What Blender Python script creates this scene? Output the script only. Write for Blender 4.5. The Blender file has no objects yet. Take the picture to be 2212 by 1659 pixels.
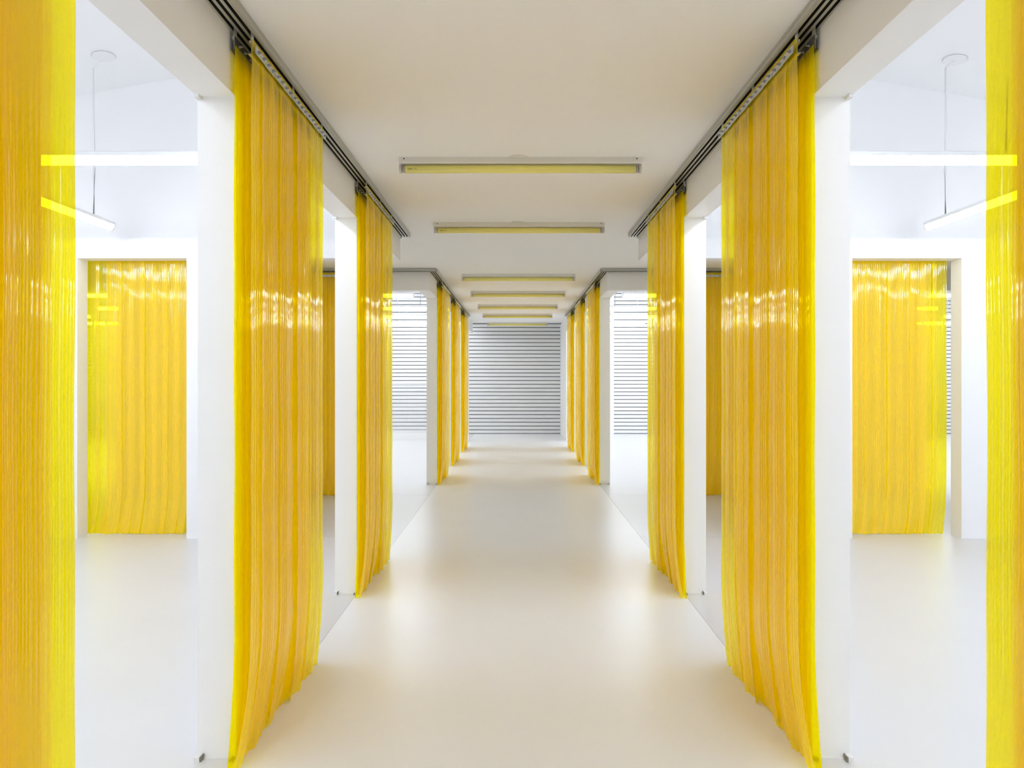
import bpy, bmesh, math, random
from mathutils import Vector, Matrix

# ------------------------------------------------------------------ camera, world, exposure
SC = bpy.context.scene
COL = SC.collection
U = 0.0015              # metres per unit (one unit = one photo pixel at the first white post)
F = 1475.0
D1 = F * U              # metres per depth step
CAMH = 824.0
def X(u): return u * U
def Y(d): return d * D1
def Z(h): return (h + CAMH) * U      # h: units above eye level

cam_d = bpy.data.cameras.new('camera')
cam = bpy.data.objects.new('camera', cam_d)
COL.objects.link(cam)
SC.camera = cam
cam.location = (X(-16.5), 0.0, Z(0))
cam.rotation_euler = (math.pi / 2, 0, 0)
cam_d.sensor_width = 36.0
cam_d.lens = 36.0 * F / 2212.0
cam_d.shift_x = -(1115.0 - 1106.0) / 2212.0
cam_d.shift_y = -(829.5 - 814.0) / 2212.0
cam_d.clip_start = 0.02
cam_d.clip_end = 200

w = bpy.data.worlds.new('world')
SC.world = w
w.use_nodes = True
w.node_tree.nodes['Background'].inputs[0].default_value = (0.9, 0.95, 1.0, 1)
w.node_tree.nodes['Background'].inputs[1].default_value = 0.5

SC.view_settings.view_transform = 'Standard'
SC.view_settings.look = 'None'
SC.view_settings.gamma = 1.0
SC.view_settings.use_curve_mapping = False
SC.view_settings.exposure = 1.34
SC.cycles.max_bounces = 11
SC.cycles.diffuse_bounces = 9
SC.cycles.glossy_bounces = 4
SC.cycles.transmission_bounces = 6
SC.cycles.transparent_max_bounces = 14
SC.cycles.use_adaptive_sampling = True
SC.cycles.adaptive_threshold = 0.03
SC.cycles.caustics_reflective = False
SC.cycles.caustics_refractive = False
SC.cycles.sample_clamp_indirect = 10.0
LED = 8.0              # radiance of the white LED battens

# ------------------------------------------------------------------ materials
def mat(name, color, rough=0.6, metal=0.0, spec=0.5, noise=0.0, nscale=6.0, bump=0.0, bscale=120.0, emit=None, estr=0.0, coat=0.0):
    m = bpy.data.materials.new(name)
    m.use_nodes = True
    nt = m.node_tree
    b = nt.nodes['Principled BSDF']
    b.inputs['Base Color'].default_value = (*color, 1)
    b.inputs['Roughness'].default_value = rough
    b.inputs['Metallic'].default_value = metal
    b.inputs['Specular IOR Level'].default_value = spec
    b.inputs['Coat Weight'].default_value = coat
    tc = nt.nodes.new('ShaderNodeTexCoord')
    if noise > 0:
        n = nt.nodes.new('ShaderNodeTexNoise'); n.inputs['Scale'].default_value = nscale; n.inputs['Detail'].default_value = 4
        nt.links.new(tc.outputs['Object'], n.inputs['Vector'])
        r = nt.nodes.new('ShaderNodeMapRange')
        r.inputs['To Min'].default_value = 1 - noise; r.inputs['To Max'].default_value = 1 + noise
        nt.links.new(n.outputs['Fac'], r.inputs['Value'])
        mx = nt.nodes.new('ShaderNodeVectorMath'); mx.operation = 'SCALE'
        mx.inputs[0].default_value = color
        nt.links.new(r.outputs['Result'], mx.inputs['Scale'])
        nt.links.new(mx.outputs['Vector'], b.inputs['Base Color'])
    if bump > 0:
        n2 = nt.nodes.new('ShaderNodeTexNoise'); n2.inputs['Scale'].default_value = bscale; n2.inputs['Detail'].default_value = 3
        nt.links.new(tc.outputs['Object'], n2.inputs['Vector'])
        bp = nt.nodes.new('ShaderNodeBump'); bp.inputs['Strength'].default_value = bump; bp.inputs['Distance'].default_value = 0.002
        nt.links.new(n2.outputs['Fac'], bp.inputs['Height'])
        nt.links.new(bp.outputs['Normal'], b.inputs['Normal'])
    if emit:
        b.inputs['Emission Color'].default_value = (*emit, 1)
        b.inputs['Emission Strength'].default_value = estr
    return m

M = {}
M['wall'] = mat('white_wall_paint', (0.91, 0.91, 0.915), 0.55, noise=0.012, nscale=1.5, bump=0.05)
M['ceiling'] = mat('white_ceiling_paint', (0.92, 0.92, 0.92), 0.7, noise=0.012, nscale=1.0)
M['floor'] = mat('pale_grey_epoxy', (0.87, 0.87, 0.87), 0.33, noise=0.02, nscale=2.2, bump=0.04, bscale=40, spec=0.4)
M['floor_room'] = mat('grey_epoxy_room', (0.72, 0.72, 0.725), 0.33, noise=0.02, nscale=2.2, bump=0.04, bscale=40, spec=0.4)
M['joint'] = mat('floor_joint', (0.6, 0.6, 0.6), 0.8)
M['track'] = mat('satin_aluminium', (0.50, 0.50, 0.47), 0.42, metal=0.55, noise=0.05, nscale=3)
M['slot'] = mat('track_slot', (0.012, 0.012, 0.012), 0.7)
M['steel'] = mat('galvanised_steel', (0.66, 0.68, 0.69), 0.35, metal=0.75, noise=0.12, nscale=60)
M['shaded_steel'] = mat('shade_darkened_steel', (0.10, 0.10, 0.10), 0.5, metal=0.6)  # shade of the cavity behind the curtains put into the back rail's colour
M['bolt'] = mat('zinc_bolt', (0.33, 0.36, 0.42), 0.35, metal=0.85)
M['fixture'] = mat('white_enamel', (0.78, 0.77, 0.73), 0.4)
M['hole'] = mat('black_screw_hole', (0.01, 0.01, 0.01), 0.8)
M['ytube'] = mat('yellow_lamp_sleeve', (0.90, 0.82, 0.24), 0.22, noise=0.03, nscale=4, coat=0.2)
M['print'] = mat('tube_print', (0.30, 0.25, 0.03), 0.6)
M['socket'] = mat('lamp_socket', (0.62, 0.58, 0.55), 0.4)
M['ferrule'] = mat('lamp_ferrule', (0.42, 0.38, 0.36), 0.3, metal=0.7)
M['slat'] = mat('shutter_slat_white', (0.80, 0.80, 0.81), 0.42, noise=0.01, nscale=2)
M['groove'] = mat('shutter_groove_grey', (0.035, 0.035, 0.04), 0.7)
M['cord'] = mat('white_cable', (0.88, 0.88, 0.88), 0.5)
M['led'] = mat('led_diffuser', (0.9, 0.9, 0.9), 0.4, emit=(0.90, 0.965, 1.075), estr=LED)
M['led_far'] = mat('led_diffuser_far', (0.9, 0.9, 0.9), 0.4, emit=(0.93, 0.985, 1.04), estr=LED * 1.65)
M['batten'] = mat('batten_body', (0.85, 0.85, 0.85), 0.4)
M['mesh'] = mat('pale_wire', (0.62, 0.63, 0.64), 0.4, metal=0.3)
M['bracket'] = mat('white_bracket', (0.82, 0.82, 0.82), 0.4)
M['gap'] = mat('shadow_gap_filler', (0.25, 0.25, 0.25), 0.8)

def pvc():
    m = bpy.data.materials.new('yellow_clear_pvc'); m.use_nodes = True
    nt = m.node_tree; nt.nodes.clear(); N = nt.nodes.new; L = nt.links.new
    out = N('ShaderNodeOutputMaterial')
    tr = N('ShaderNodeBsdfTransparent'); tr.inputs[0].default_value = (1.0, 0.94, 0.008, 1)
    df = N('ShaderNodeBsdfDiffuse'); df.inputs[0].default_value = (1.27, 1.0, 0.002, 1)
    tl = N('ShaderNodeBsdfTranslucent'); tl.inputs[0].default_value = (1.27, 1.05, 0.003, 1)   # fluorescent: blue light comes back as yellow
    gl = N('ShaderNodeBsdfGlossy'); gl.inputs['Color'].default_value = (1, 1, 1, 1); gl.inputs['Roughness'].default_value = 0.06
    m1 = N('ShaderNodeMixShader'); m1.inputs[0].default_value = 0.5
    L(df.outputs[0], m1.inputs[1]); L(tl.outputs[0], m1.inputs[2])
    m2 = N('ShaderNodeMixShader'); m2.inputs[0].default_value = 0.46      # scattering share
    L(tr.outputs[0], m2.inputs[1]); L(m1.outputs[0], m2.inputs[2])
    # Fresnel gloss that is the same on both faces of the thin sheet
    ge = N('ShaderNodeNewGeometry'); dt = N('ShaderNodeVectorMath'); dt.operation = 'DOT_PRODUCT'
    L(ge.outputs['Normal'], dt.inputs[0]); L(ge.outputs['Incoming'], dt.inputs[1])
    ab = N('ShaderNodeMath'); ab.operation = 'ABSOLUTE'; L(dt.outputs['Value'], ab.inputs[0])
    sb = N('ShaderNodeMath'); sb.operation = 'SUBTRACT'; sb.inputs[0].default_value = 1.0; L(ab.outputs[0], sb.inputs[1])
    pw = N('ShaderNodeMath'); pw.operation = 'POWER'; pw.inputs[1].default_value = 5.0; L(sb.outputs[0], pw.inputs[0])
    fr = N('ShaderNodeMapRange'); fr.inputs['To Min'].default_value = 0.058; fr.inputs['To Max'].default_value = 0.62; L(pw.outputs[0], fr.inputs['Value'])
    m3 = N('ShaderNodeMixShader')
    L(fr.outputs[0], m3.inputs[0]); L(m2.outputs[0], m3.inputs[1]); L(gl.outputs[0], m3.inputs[2])
    L(m3.outputs[0], out.inputs[0])
    return m
M['pvc'] = pvc()

# ------------------------------------------------------------------ helpers
def mesh_from(bm, name, m, smooth=False):
    me = bpy.data.meshes.new(name)
    bm.normal_update()
    bm.to_mesh(me); bm.free()
    if m is not None: me.materials.append(m)
    if smooth:
        for p in me.polygons: p.use_smooth = True
    return me
def link(name, me, parent=None, loc=None, rot=None):
    o = bpy.data.objects.new(name, me)
    COL.objects.link(o)
    if parent is not None: o.parent = parent
    if loc is not None: o.location = loc
    if rot is not None: o.rotation_euler = rot
    return o
def add_box(bm, x0, x1, y0, y1, z0, z1):
    x0, x1 = min(x0, x1), max(x0, x1); y0, y1 = min(y0, y1), max(y0, y1); z0, z1 = min(z0, z1), max(z0, z1)
    v = [bm.verts.new(p) for p in ((x0,y0,z0),(x1,y0,z0),(x1,y1,z0),(x0,y1,z0),(x0,y0,z1),(x1,y0,z1),(x1,y1,z1),(x0,y1,z1))]
    for f in ((3,2,1,0),(4,5,6,7),(0,1,5,4),(1,2,6,5),(2,3,7,6),(3,0,4,7)): bm.faces.new([v[i] for i in f])
def box_mesh(name, x0, x1, y0, y1, z0, z1, m, bevel=0.0):
    bm = bmesh.new(); add_box(bm, x0, x1, y0, y1, z0, z1)
    if bevel > 0: bmesh.ops.bevel(bm, geom=bm.edges[:], offset=bevel, segments=2, affect='EDGES')
    return mesh_from(bm, name, m)
def add_cyl(bm, a, b, r, n=12, r2=None):
    a, b = Vector(a), Vector(b); d = b - a
    q = d.to_track_quat('Z', 'Y')
    r2 = r if r2 is None else r2
    A = [bm.verts.new(a + q @ Vector((r*math.cos(2*math.pi*i/n), r*math.sin(2*math.pi*i/n), 0))) for i in range(n)]
    B = [bm.verts.new(b + q @ Vector((r2*math.cos(2*math.pi*i/n), r2*math.sin(2*math.pi*i/n), 0))) for i in range(n)]
    for i in range(n): bm.faces.new((A[i], A[(i+1)%n], B[(i+1)%n], B[i]))
    bm.faces.new(A[::-1]); bm.faces.new(B)
def cyl_mesh(name, a, b, r, m, n=16, r2=None, smooth=True):
    bm = bmesh.new(); add_cyl(bm, a, b, r, n, r2)
    me = mesh_from(bm, name, m)
    if smooth:
        for p in me.polygons: p.use_smooth = len(p.vertices) == 4
    return me
def add_tube(bm, pts, r, n=8):
    pts = [Vector(p) for p in pts]; rings = []
    for i, p in enumerate(pts):
        d = (pts[min(i+1, len(pts)-1)] - pts[max(i-1, 0)]).normalized()
        q = d.to_track_quat('Z', 'Y')
        rings.append([bm.verts.new(p + q @ Vector((r*math.cos(2*math.pi*k/n), r*math.sin(2*math.pi*k/n), 0))) for k in range(n)])
    for i in range(len(rings)-1):
        for k in range(n): bm.faces.new((rings[i][k], rings[i][(k+1)%n], rings[i+1][(k+1)%n], rings[i+1][k]))
    bm.faces.new(rings[0][::-1]); bm.faces.new(rings[-1])
def struct(name, boxes, m, bevel=0.0):
    """boxes in units / depth steps / heights above eye level"""
    bm = bmesh.new()
    for (x0, x1, d0, d1, h0, h1) in boxes: add_box(bm, X(x0), X(x1), Y(d0), Y(d1), Z(h0), Z(h1))
    if bevel: bmesh.ops.bevel(bm, geom=bm.edges[:], offset=bevel, segments=1, affect='EDGES')
    o = link(name, mesh_from(bm, name, m)); o['kind'] = 'structure'
    return o
def tag(o, label, cat, group=None):
    o['label'] = label; o['category'] = cat
    if group: o['group'] = group
    return o
def empty(name, loc, rz=0.0):
    o = bpy.data.objects.new(name, None); COL.objects.link(o)
    o.location = loc; o.rotation_euler = (0, 0, rz); o.empty_display_size = 0.1
    return o

# ------------------------------------------------------------------ setting
FL, SOF, LEDGE, CEI, TRK = -824.0, 605.0, 705.0, 753.0, 733.0
HW, T = 621.5, 83.0
OUT = 6900.0
DN, DR0, DR1, DA, DA2, DE, DS = -1.0, 2.36, 2.418, 3.235, 3.293, 6.45, 6.70
G = 0.6   # half floor joint
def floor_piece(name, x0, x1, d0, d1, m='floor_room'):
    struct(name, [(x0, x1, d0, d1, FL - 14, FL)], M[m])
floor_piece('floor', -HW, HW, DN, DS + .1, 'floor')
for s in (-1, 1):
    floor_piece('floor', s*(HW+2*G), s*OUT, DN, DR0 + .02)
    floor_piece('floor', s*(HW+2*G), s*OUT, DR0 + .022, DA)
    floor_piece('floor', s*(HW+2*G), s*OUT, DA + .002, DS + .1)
struct('floor', [(-OUT, OUT, DN, DS + .1, FL - 40, FL - 15)], M['joint'])

for s, side in ((-1, 'left'), (1, 'right')):
    # wall stubs between the openings along the corridor
    for z in (-.52, .24, 1.0, 1.758, 3.555, 4.315, 5.09):
        struct('wall_' + side, [(s*HW, s*(HW+T), z, z + .35, FL, SOF)], M['wall'])
    # header over the corridor openings, near block and far block
    struct('wall_' + side, [(s*HW, s*(HW+T), DN, DR1, SOF, LEDGE), (s*HW, s*(HW+42), DN, DR1, LEDGE, CEI + 30),
                            (s*(HW+28), s*(HW+42), DN, DR1, CEI + 30, 1750)], M['wall'])
    e = DE if s < 0 else 5.93
    struct('wall_' + side, [(s*HW, s*(HW+T), DA, e, SOF, CEI), (s*(HW+28), s*(HW+42), DA, DS, CEI, 1750)], M['wall'])
    # wall between the side room and the cross aisle
    for a, b in ((1164, 1697), (2254, OUT)):
        struct('wall_' + side, [(s*a, s*b, DR0, DR1, FL, SOF)], M['wall'])
    struct('wall_' + side, [(s*(HW+T), s*OUT, DR0, DR1, SOF, LEDGE)], M['wall'])
    struct('wall_' + side, [(s*(HW+42), s*OUT, DR0 + .035, DR1, LEDGE, 1750)], M['wall'])
    # far side of the cross aisle
    for a, b in ((1164, 1697), (2254, 2787), (3345, OUT)):
        struct('wall_' + side, [(s*a, s*b, DA, DA2, FL, SOF)], M['wall'])
    struct('wall_' + side, [(s*(HW+T), s*OUT, DA, DA2, SOF, CEI), (s*(HW+42), s*OUT, DA2-.02, DA2, CEI, 1750)], M['wall'])
    # outer walls and the sloping roof lining
    struct('wall_' + side, [(s*3300, s*3320, DN, DR0, FL, 1750)], M['wall'])
    struct('wall_' + side, [(s*OUT, s*(OUT+20), DN, DS + .1, FL, 1750)], M['wall'])
    for d0, d1 in ((DN, DR1), (DA2 - .02, DS + .1)):
        bm = bmesh.new()
        for (xa, ha, xb, hb) in ((HW + 28, 1745, 3450, 1247), (3450, 1247, OUT + 20, 1247)):
            ps = [(s*xa, ha, d0), (s*xb, hb, d0), (s*xb, hb, d1), (s*xa, ha, d1)]
            lo = [bm.verts.new((X(a), Y(c), Z(b))) for a, b, c in ps]
            hi = [bm.verts.new((X(a), Y(c), Z(b + 30))) for a, b, c in ps]
            bm.faces.new(lo); bm.faces.new(hi[::-1])
            for i in range(4): bm.faces.new((lo[i], hi[i], hi[(i+1)%4], lo[(i+1)%4]))
        o = link('ceiling', mesh_from(bm, 'ceiling', M['ceiling'])); o['kind'] = 'structure'
    # wall behind the viewer
    struct('wall_back', [(s*HW, s*OUT, DN - .02, DN, FL, 1750)], M['wall'])
    # cross aisle ceiling
    struct('ceiling', [(s*(HW + 42), s*OUT, DR1 - .01, DA + .03, CEI, CEI + 20)], M['ceiling'])
struct('ceiling', [(-HW - 42, HW + 42, DN, DE, CEI, CEI + 20)], M['ceiling'])
struct('wall_back', [(-HW, HW, DN - .02, DN, FL, CEI + 20)], M['wall'])
struct('ceiling', [(-HW - 42, HW + 42, DE, DS + .02, 900, 920), (-HW - 42, HW + 42, DE - .008, DE, CEI + 20, 920)], M['ceiling'])
# solid wall at the end, right, and short stub left
struct('wall_right', [(HW, HW + T, 5.93, DS, FL, CEI), ], M['wall'])
struct('wall_left', [(-HW, -HW - T, 5.86, 5.93, FL, SOF)], M['wall'])
struct('wall_far', [(HW + T, 1395, DS - .01, DS + .06, FL, 1750)], M['wall'])
# small bracket blocks and sill strips at the foot of the posts, outer side
k = 0
for s in (-1, 1):
    for z in (1.0, 1.758, 3.555):
        k += 1
        xo = s*(HW + T)
        struct('trim_%d' % k, [(xo, xo - s*11, z - .012, z, FL, FL + 11), (xo - s*11, s*(HW+3), z - .003, z, FL, FL + 2.5)], M['bracket'])
        k += 1
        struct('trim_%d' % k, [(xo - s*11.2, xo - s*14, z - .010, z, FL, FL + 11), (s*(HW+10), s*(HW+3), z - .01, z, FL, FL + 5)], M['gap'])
        k += 1
        struct('trim_%d' % k, [(xo, xo - s*10, z - .012, z, SOF - 7, SOF)], M['bracket'])

# ------------------------------------------------------------------ roller shutters at the far end
PITCH = 54.9
def slat_mesh(L):
    bm = bmesh.new()
    prof = [(0, 0), (-5, 2), (-8, 8), (-8, 38), (-5, 44), (0, 46.5), (3, 46.5), (3, 0)]
    A = [bm.verts.new((0, y*U, z*U)) for y, z in prof]
    B = [bm.verts.new((L, y*U, z*U)) for y, z in prof]
    n = len(prof)
    for i in range(n): bm.faces.new((A[i], B[i], B[(i+1)%n], A[(i+1)%n]))
    bm.faces.new(A[::-1]); bm.faces.new(B)
    bmesh.ops.recalc_face_normals(bm, faces=bm.faces[:])
    return mesh_from(bm, 'slat', M['slat'])
def shutter(n, x0, x1, cnt=45):
    L = X(x1 - x0)
    root = empty('door_%d' % n, (X(x0), Y(DS), Z(FL))); root['kind'] = 'structure'
    me = slat_mesh(L)
    for i in range(cnt): link('slat', me, root, (0, 0, (6 + i*PITCH)*U))
    link('shutter_backing', box_mesh('shutter_backing', 0, L, 0.006, .02, 0, (10+cnt*PITCH)*U, M['groove']), root)
    link('bottom_rail', box_mesh('bottom_rail', 0, L, -.006, .006, .0, .008, M['groove']), root)
shutter(1, -3300, 638)
shutter(2, -OUT, -3320)
shutter(3, 1395, 4000)
shutter(4, 4020, OUT)

# ------------------------------------------------------------------ curtain tracks
def track_profile():
    Wd, H = 50.0, 20.0
    p = [(0, H), (0, 0), (4.5, 0)]
    for c in (9.0, 23.5, 38.0):
        p += [(c - 3.6, 0), (c - 3.6, 15), (c + 3.6, 15), (c + 3.6, 0)]
    p += [(46.5, 0), (46.5, 2.5), (48.5, 3.0), (48.5, 6), (50, 7), (50, 13), (48.5, 14), (48.5, 17), (Wd, 18), (Wd, H)]
    return p
TP = track_profile()
def track_section(L, n, parent, off):
    bm = bmesh.new()
    A = [bm.verts.new((0, n*y*U, z*U)) for y, z in TP]
    B = [bm.verts.new((L, n*y*U, z*U)) for y, z in TP]
    k_ = len(TP); faces = []
    for i in range(k_): faces.append((bm.faces.new((A[i], B[i], B[(i+1)%k_], A[(i+1)%k_])), i))
    f0 = bm.faces.new(A[::-1]); f1 = bm.faces.new(B)
    slot = []
    for f, i in faces:
        a, b = TP[i], TP[(i+1) % k_]
        if max(a[1], b[1]) == 15: f.material_index = 1
    bmesh.ops.recalc_face_normals(bm, faces=bm.faces[:])
    me = mesh_from(bm, 'track_section', M['track']); me.materials.append(M['slot'])
    return link('track_section', me, parent, (off, 0, 0))
def track(p0, rz, n, cuts, label):
    """local x runs along the track; n = side of the wall the track body lies on"""
    root = empty('curtain_track', p0, rz)
    for a, b in zip(cuts[:-1], cuts[1:]): track_section(b - a - .0015, n, root, a)
    tag(root, label, 'curtain track', 'ceiling curtain tracks')
    return root
H90 = math.pi / 2
for s, sd in ((-1, 'left'), (1, 'right')):
    # along the corridor: local x -> +Y ; toward corridor = local y * s
    track((X(s*HW), Y(DN), Z(TRK)), H90, s, [0, Y(.61-DN), Y(1.37-DN), Y(2.10-DN), Y(2.434-DN)],
          'grey aluminium triple track along the ceiling edge on the near %s wall' % sd)
    track((X(s*HW), Y(DA) + .0005, Z(TRK)), H90, s, [0, Y(1.2), Y(5.64-DA)],
          'grey triple track on the %s side of the distant corridor stretch' % sd)
    # aisle tracks: local x -> +X
    x0, x1 = (X(HW), X(2900)) if s > 0 else (X(-2900), X(-HW))
    L = x1 - x0
    track((x0, Y(DR1), Z(TRK)), 0, 1, [0, L*.5, L], 'grey triple track behind the %s side room, on its aisle face' % sd)
    x0, x1 = (X(HW - 50), X(2900)) if s > 0 else (X(-2900), X(-HW + 50))
    L = x1 - x0
    track((x0, Y(DA), Z(TRK)), 0, -1, [0, L*.5, L], 'grey triple track across the %s far side of the cross aisle' % sd)

# ------------------------------------------------------------------ strip curtains
PL = X(538); NS = 9; SW = PL / NS
ZTOP = (722 + CAMH) * U
rs = random.Random(7)
_strip_cache = {}
def strip_mesh(n, i, v):
    key = (n, i, v)
    if key in _strip_cache: return _strip_cache[key]
    r = random.Random(1000 + 37*i + 11*v)
    wd = 0.122 if 0 < i < NS-1 else 0.110
    # ribs of uneven width
    xs = [0.0]; ribs = []
    while xs[-1] < wd:
        w_ = r.uniform(.009, .019); ribs.append((xs[-1], w_, r.uniform(.0006, .0016))); xs.append(xs[-1] + w_)
    sc = wd / xs[-1]
    pts = []
    for (a, w_, amp) in ribs:
        for q in range(5):
            t = q / 5.0
            pts.append(((a + w_*t)*sc, amp*math.sin(math.pi*t)))
    pts.append((wd, 0.0))
    ph1, ph2, ph3, ph4 = (r.uniform(0, 6.28) for _ in range(4))
    fold = r.uniform(.0009, .0024)
    lay = .0032 if i % 2 else -.0032
    # how the foot of the strip trails on the floor
    jp, jn = r.uniform(-.0015, .0015), r.uniform(-.004, .004)
    def foot(xg):
        # xg: 0..1 along the panel -> (pull towards the wall, trail along the wall)
        if v:
            split = .56
            pl = .030 + .010*math.sin(5*xg) if xg < split else .022 - .012*(xg - split)
            nr = .062 - .030*min(1, xg*3) + .010*math.sin(7*xg + 1) + (.0 if xg < split else .018)
        else:
            pl = .003
            nr = .050 - .015*xg
        return pl + jp, nr + jn
    lift = r.uniform(0, .004)
    bow_h = .43
    ztop = ZTOP if v else (699 + CAMH)*U
    zs = []
    z = lift + .002
    while z < .5: zs.append(z); z += .028
    while z < ztop - .01: zs.append(z); z += .075
    zs.append(ztop)
    bm = bmesh.new(); rows = []
    x_off = -(wd - SW) / 2
    if i == 0: x_off = 0
    if i == NS - 1: x_off = SW - wd
    for z in zs:
        row = []
        t = max(0.0, 1 - z / bow_h); t2 = t*t
        flare = 1.0 + .0*t
        top = min(1.0, (ztop - z) / .12)
        for (x, y) in pts:
            u = x / wd
            yy = y + lay*top
            yy += fold*top*math.sin(2*math.pi*(u*1.15) + ph1 + .35*math.sin(1.4*z + ph2))
            yy += .0010*top*math.sin(2*math.pi*z/.55 + ph3 + 2.3*u)
            pull, near = foot((i + u)/NS)
            yy -= pull*t2 + (.008*t2*math.sin(5*u + ph2))
            xx = x + x_off - near*t2
            xx += .0015*math.sin(2*math.pi*z/1.3 + ph2)*top
            tip = (.003*math.sin(u*17 + ph3) * t2) if z < .05 else 0
            row.append(bm.verts.new((xx, n*yy, max(.0008, z + tip))))
        rows.append(row)
    for a, b in zip(rows[:-1], rows[1:]):
        for k_ in range(len(pts)-1): bm.faces.new((a[k_], a[k_+1], b[k_+1], b[k_]))
    me = mesh_from(bm, 'curtain_strip', M['pvc'], smooth=True)
    _strip_cache[key] = me
    return me
_parts = {}
def part(key, fn):
    if key not in _parts: _parts[key] = fn()
    return _parts[key]
def bolt_mesh(n):
    bm = bmesh.new()
    add_cyl(bm, (0, 0, 0), (0, n*.0045, 0), .0052, 6)
    add_cyl(bm, (0, n*.0045, 0), (0, n*.006, 0), .0036, 6)
    add_cyl(bm, (0, n*.006, 0), (0, n*.013, 0), .0020, 8)
    bmesh.ops.recalc_face_normals(bm, faces=bm.faces[:])
    return mesh_from(bm, 'bolt', M['bolt'])
def plate_mesh(n):
    bm = bmesh.new()
    add_box(bm, .002, SW*1.02 - .001, 0, n*.0018, 0, .024)
    return mesh_from(bm, 'clamp_plate', M['steel'])
def rail_mesh(n, m='steel'):
    bm = bmesh.new()
    add_box(bm, 0, PL, -n*.0015, -n*.0035, 0, .045)
    add_box(bm, 0, PL, -n*.0015, -n*.014, 0, .002)
    return mesh_from(bm, 'hanger_rail', M[m])
def hanger_mesh(n):
    bm = bmesh.new()
    add_box(bm, 0, .022, -n*.0035, -n*.0055, 0, .050)
    add_box(bm, 0, .022, -n*.0055, -n*.011, .0, .002)
    add_cyl(bm, (.011, -n*.0055, .012), (.011, -n*.014, .012), .004, 6)
    bmesh.ops.recalc_face_normals(bm, faces=bm.faces[:])
    return mesh_from(bm, 'hanger_bracket', M['steel'])
ZP = (691 + CAMH) * U      # underside of the clamp plates
def panel(loc, rz, n, front, label, bolts=True, v=None):
    root = empty('strip_curtain', loc, rz)
    tag(root, label, 'strip curtain', 'yellow strip curtains')
    off = X(42 if front else 13)
    v = (1 if front else 0) if v is None else v
    link('hanger_rail', part(('rail', n, v), lambda: rail_mesh(n, 'steel' if v else 'shaded_steel')), root, (0, n*off, ZP - .004))
    for hx in (0.0, PL*.5, PL - .022):
        link('hanger_bracket', part(('hang', n), lambda: hanger_mesh(n)), root, (hx, n*off, ZP + .030))
    for i in range(NS):
        link('curtain_strip', strip_mesh(n, i, v), root, (i*SW, n*off, 0))
        p = link('clamp_plate', part(('plate', n), lambda: plate_mesh(n)), root, (i*SW, n*(off + (.0065 if i % 2 else .0085) if v else off - .0060), ZP))
        if bolts:
            for q in (.27, .75):
                link('bolt', part(('bolt', n), lambda: bolt_mesh(n)), p, (SW*q, n*(.0018 if v else .008), .012 if v else .018))
    return root
ordn = {.24: 'nearest the viewer', 1.0: 'beside the first full-height white post', 1.758: 'beside the second white post, before the cross aisle',
        3.555: 'just past the cross aisle beside a grey post', 4.315: 'between the third and fifth of the row', 5.09: 'farthest down the corridor',
        -.52: 'behind the viewer'}
ordn[4.315] = 'middle one beyond the cross aisle'
for s, sd in ((-1, 'left'), (1, 'right')):
    for z in (.24, 1.0, 1.758, 3.555, 4.315, 5.09):
        a = z - .012
        b0 = a + (0.0 if s < 0 else -.004)
        panel((X(s*HW), Y(b0 - .012), 0), H90, s, False, 'yellow strip panel against the %s wall, %s' % (sd, ordn[z]), bolts=z < 2)
        panel((X(s*HW), Y(b0), 0), H90, s, True, 'front yellow strip panel on the %s, %s' % (sd, ordn[z]), bolts=z < 2)
    # cross aisle, near face: the pair closing the side room's doorway (seen through the first opening)
    def cx(a, b):   # left end of a panel whose extent is a..b units from centre
        return X(s*a) if s > 0 else X(s*b)
    b_in = 1640
    b_out = 2272 if s < 0 else 2238
    panel((cx(b_out-538, b_out), Y(DR1), 0), 0, 1, False, 'yellow strip panel closing the outer half of the %s room doorway' % sd, bolts=False)
    panel((cx(b_in, b_in+538), Y(DR1), 0), 0, 1, True, 'yellow strip panel closing the inner half of the %s room doorway' % sd, bolts=False)
    # cross aisle, far face
    for a, nm in ((1162, 'inner'), (2252, 'outer')):
        for fr in (False, True):
            panel((cx(a + (0 if fr else 8), a + 538 + (0 if fr else 8)), Y(DA), 0), 0, -1, fr,
                  'yellow strip panel parked at the aisle far wall, %s %s, %s layer' % (sd, nm, 'front' if fr else 'back'), bolts=fr)

# ------------------------------------------------------------------ yellow sleeved ceiling fixtures in the corridor
FX = [1.585, 2.255, 3.385, 4.065, 4.81, 5.52, 6.36]
fnames = ['nearest and widest yellow-tubed strip light on the corridor ceiling', 'second yellow-tubed strip light, before the cross aisle',
          'third yellow-tubed strip light, just past the cross aisle', 'fourth yellow-tubed strip light from the viewer',
          'fifth yellow-tubed strip light from the viewer', 'sixth yellow-tubed strip light, next to last',
          'farthest yellow-tubed strip light, right before the roller shutter']
LF = 834.0
def sect(name, prof, x0, x1, m, smooth=False):
    bm = bmesh.new()
    A = [bm.verts.new((x0, y, z)) for y, z in prof]; B = [bm.verts.new((x1, y, z)) for y, z in prof]
    n_ = len(prof)
    for i in range(n_): bm.faces.new((A[i], B[i], B[(i+1)%n_], A[(i+1)%n_]))
    bm.faces.new(A[::-1]); bm.faces.new(B)
    bmesh.ops.recalc_face_normals(bm, faces=bm.faces[:])
    return mesh_from(bm, name, m, smooth)
hl = X(LF/2)
housing = sect('housing', [(0, 0), (0, -.026), (.004, -.031), (.060, -.031), (.064, -.026), (.064, 0)], -hl, hl, M['fixture'])
sleeve = cyl_mesh('lamp_tube', (-hl + .03, 0, 0), (hl - .03, 0, 0), .0205, M['ytube'], 20)
fer = cyl_mesh('end_ferrule', (-.006, 0, 0), (.006, 0, 0), .019, M['ferrule'], 16)
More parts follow.
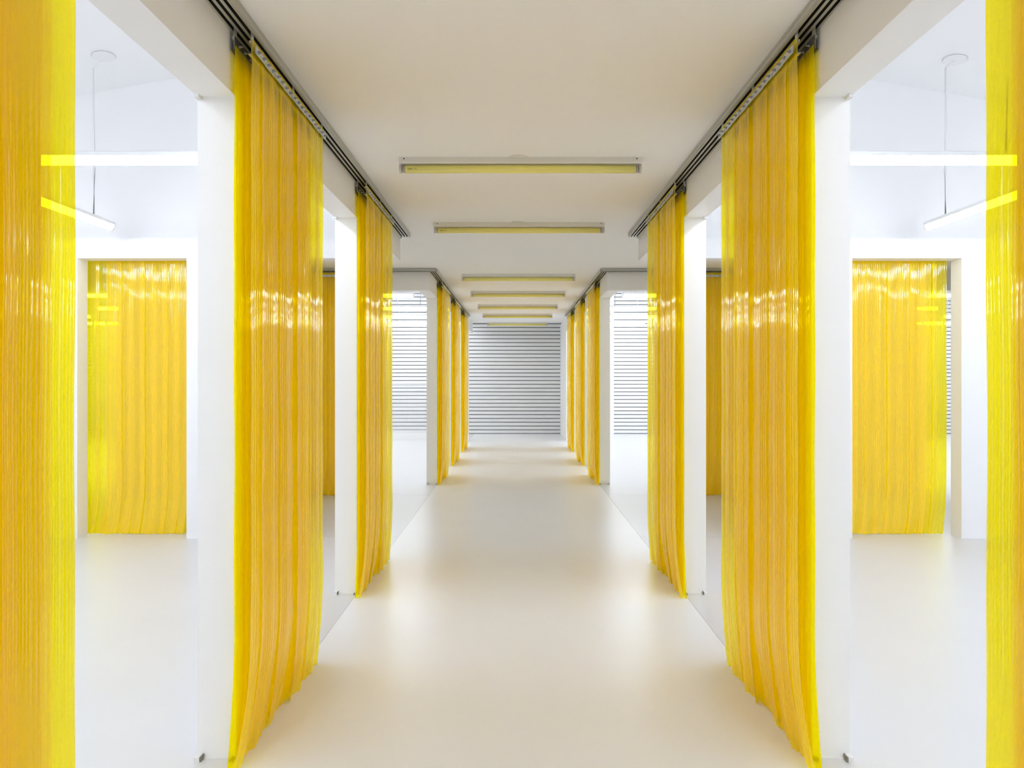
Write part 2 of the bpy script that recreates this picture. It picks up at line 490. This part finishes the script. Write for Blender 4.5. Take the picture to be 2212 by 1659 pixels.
def socket_mesh(sg):
    bm = bmesh.new()
    add_box(bm, 0, sg*.012, -.014, .014, -.052, 0)
    add_cyl(bm, (0, 0, -.040), (sg*.012, 0, -.040), .021, 16)
    add_box(bm, 0, sg*.005, -.018, .018, -.012, .006)
    bmesh.ops.recalc_face_normals(bm, faces=bm.faces[:])
    return mesh_from(bm, 'end_socket', M['socket'])
sockL, sockR = socket_mesh(1), socket_mesh(-1)
hole = cyl_mesh('screw_hole', (0, 0, 0), (0, -.0012, 0), .0035, M['hole'], 12)
def canopy():
    bm = bmesh.new(); add_cyl(bm, (0, 0, 0), (0, 0, -.003), .052, 32)
    return mesh_from(bm, 'mounting_plate', M['fixture'])
can = canopy()
def print_mesh():
    # small dark printing on the tube: a bold word-like bar, two small marks and a round symbol
    bm = bmesh.new()
    def bar(x0, x1, a0, a1, r=.0207):
        n_ = 2
        vs = []
        for k_ in range(n_ + 1):
            a = a0 + (a1 - a0)*k_/n_
            vs.append((bm.verts.new((x0, -r*math.cos(a), -r*math.sin(a))), bm.verts.new((x1, -r*math.cos(a), -r*math.sin(a)))))
        for q in range(n_): bm.faces.new((vs[q][0], vs[q][1], vs[q+1][1], vs[q+1][0]))
    x = 0
    for wv in (.0042, .0036, .0038, .0040, .0036):
        bar(x, x + wv, .10, .28); x += wv + .0009
    bar(x + .006, x + .008, .12, .22); bar(x + .010, x + .012, .12, .22)
    bar(x + .015, x + .021, .08, .14); bar(x + .015, x + .021, .24, .30); bar(x + .014, x + .016, .12, .26); bar(x + .020, x + .0225, .12, .26)
    bar(0, .030, .36, .39)
    return mesh_from(bm, 'tube_print', M['print'])
tprint = print_mesh()
for i, d in enumerate(FX):
    root = empty('strip_light', (X(0), Y(d), Z(CEI)))
    if i == 0 or i == 1: root.location.x = X(-2)
    tag(root, fnames[i], 'ceiling light', 'yellow ceiling strip lights')
    link('housing', housing, root)
    tb = link('lamp_tube', sleeve, root, (0, .030, -.054)); tb['label'] = 'yellow sleeved tube'
    link('end_socket', sockL, root, (-hl, .030, -.014)); link('end_socket', sockR, root, (hl, .030, -.014))
    link('end_ferrule', fer, root, (-hl + .024, .030, -.054)); link('end_ferrule', fer, root, (hl - .024, .030, -.054))
    if i < 5:
        link('screw_hole', hole, root, (-hl + .027, 0, -.009)); link('screw_hole', hole, root, (hl - .027, 0, -.009))
    if i < 2:
        link('mounting_plate', can, root, (-.01, .016, 0))
        link('tube_print', tprint, tb, (-hl + .045, 0, 0))

# ------------------------------------------------------------------ white LED battens hanging in the side rooms
LB = 1.22
def led_parts():
    dprof = [(math.cos(a)*.030, -.008 + math.sin(a)*.040) for a in [math.pi + math.pi*k_/12 for k_ in range(13)]]
    diff = sect('diffuser', dprof, -LB/2 + .015, LB/2 - .015, M['led'])
    body = sect('housing', [(-.031, -.008), (-.031, .012), (-.022, .018), (.022, .018), (.031, .012), (.031, -.008)], -LB/2, LB/2, M['batten'])
    cap = sect('end_cap', [(math.cos(a)*.032, -.008 + math.sin(a)*.042) for a in [math.pi + math.pi*k_/12 for k_ in range(13)]], -.0075, .0075, M['batten'])
    return diff, body, cap
diff, body, cap = led_parts()
diff_far = diff.copy(); diff_far.materials[0] = M['led_far']
rose = cyl_mesh('ceiling_rose', (0, 0, 0), (0, 0, -.006), .077, M['cord'], 32, r2=.070)
def roof_h(xu):
    xu = abs(xu)
    return 1745 - (xu - 650) * (498.0/2800.0) if xu < 3450 else 1247
def batten(xu, d, rz, label, h=750.0, cords=((-.45,), (.45,)), far=False):
    root = empty('pendant_batten', (X(xu), Y(d), Z(h)), rz)
    tag(root, label, 'pendant light', 'white hanging LED battens')
    link('housing', body, root); link('diffuser', diff_far if far else diff, root)
    link('end_cap', cap, root, (-LB/2 + .0075, 0, 0)); link('end_cap', cap, root, (LB/2 - .0075, 0, 0))
    for (cxx,) in cords:
        wx = X(xu) + cxx*math.cos(rz)
        top = (roof_h(wx/U) - h) * U
        # cord leaves the rose sideways, then drops
        kt = Vector((math.cos(-rz), math.sin(-rz), 0)) * .068
        bm = bmesh.new()
        add_tube(bm, [(cxx, 0, .016), (cxx + .006, 0, top*.3), (cxx - .004, 0, top*.7), (cxx, 0, top - .08), (cxx + kt.x*.12, kt.y*.12, top - .058), (cxx + kt.x*.45, kt.y*.45, top - .045), (cxx + kt.x*.9, kt.y*.9, top - .028)], .0060, 8)
        link('cord', mesh_from(bm, 'cord', M['cord'], True), root)
        tz = (roof_h((wx + .068)/U) - h) * U
        ro = link('ceiling_rose', rose, root, (cxx + kt.x, kt.y, tz - .003))
        ro.rotation_euler = (Matrix.Rotation(-rz, 3, 'Z') @ Matrix.Rotation(math.atan(498/2800) * (1 if wx > 0 else -1), 3, 'Y')).to_euler()
for s, sd in ((-1, 'left'), (1, 'right')):
    for q, d in enumerate((1.57, .80, .03, -.72)):
        batten(s*1345, d, 0, ('white LED batten crossing the %s side room opening' % sd) if q == 0 else 'white LED batten in the %s side room, %s back from the opening' % (sd, ('one', 'two', 'three')[q-1]))
    batten(s*2006, 2.0, H90, 'white LED batten pointing down the %s side room, end on a cord' % sd, cords=((.4,),))
    for d in (1.555, .45, -.13, -.71):  # extra row out of the camera's view, added to brighten the corridor
        batten(s*870, d, H90, 'unseen LED batten added to light the corridor, %s side room, %s' % (sd, {1.555: 'behind the second opening', .45: 'beside the nearest curtain', -.13: 'abreast of the viewer', -.71: 'behind the viewer'}[d]))
    batten(s*2550, 1.57, 0, 'outer white LED batten of the %s side room, in line with the opening one' % sd)
    batten(s*2850, .80, 0, 'outer white LED batten near the end wall of the %s side room' % sd)
    for r_, xu in enumerate((1345, 2700, 4100, 5600)):  # columns past the first are unseen, added for more light in the far rooms
        for q, d in enumerate((4.18, 4.97, 5.65, 6.35)):
            batten(s*xu, d, 0, 'white LED batten in the far %s room, row %s, column %s from the corridor' % (sd, ('a', 'b', 'c', 'd')[q], ('one', 'two', 'three', 'four, added,')[r_]), far=True)

# ------------------------------------------------------------------ wire mesh barrier and cages in the far rooms
def wire_panel(bm, x0, x1, z0, z1, px, pz, r):
    x = x0
    while x <= x1: add_box(bm, x - r, x + r, -r, r, z0, z1); x += px
    z = z0
    while z <= z1: add_box(bm, x0, x1, -r, r, z - r, z + r); z += pz
root = empty('mesh_barrier', (X(-2600), Y(6.03), 0))
tag(root, 'low pale wire mesh barrier before the shutter in the far left room', 'barrier')
Lb = X(1700)
link('top_rail', box_mesh('top_rail', 0, Lb, -.02, .02, 1.065, 1.105, M['mesh'], .004), root)
link('base_board', box_mesh('base_board', 0, Lb, -.02, .02, 0, .145, M['bracket'], .003), root)
bm = bmesh.new(); wire_panel(bm, 0, Lb, .145, 1.07, .055, .055, .0022)
link('wire_mesh', mesh_from(bm, 'wire_mesh', M['mesh']), root)['kind'] = 'stuff'
for px in (0.0, Lb/2, Lb - .03):
    link('post', box_mesh('post', px, px + .03, -.015, .015, 0, 1.09, M['mesh'], .003), root)
for s, xa, xb, ht in ((1, 5480, 5790, 3.0), (-1, 5560, 5760, 2.6)):
    root = empty('mesh_cage', (X(s*xa) if s > 0 else X(s*xb), Y(6.28), 0))
    tag(root, 'tall wire mesh cage in the far %s room, seen through a yellow curtain' % ('right' if s > 0 else 'left'), 'cage', 'wire mesh cages')
    Lc = X(xb - xa)
    bm = bmesh.new(); wire_panel(bm, .03, Lc - .03, .03, ht - .03, .05, .05, .003)
    link('wire_mesh', mesh_from(bm, 'wire_mesh', M['mesh']), root)['kind'] = 'stuff'
    for px in (0, Lc - .04):
        link('post', box_mesh('post', px, px + .04, -.02, .02, 0, ht, M['mesh'], .003), root)
    for pz in (0.0, ht - .04):
        link('cross_rail', box_mesh('cross_rail', .04, Lc - .04, -.015, .015, pz, pz + .04, M['mesh'], .003), root)
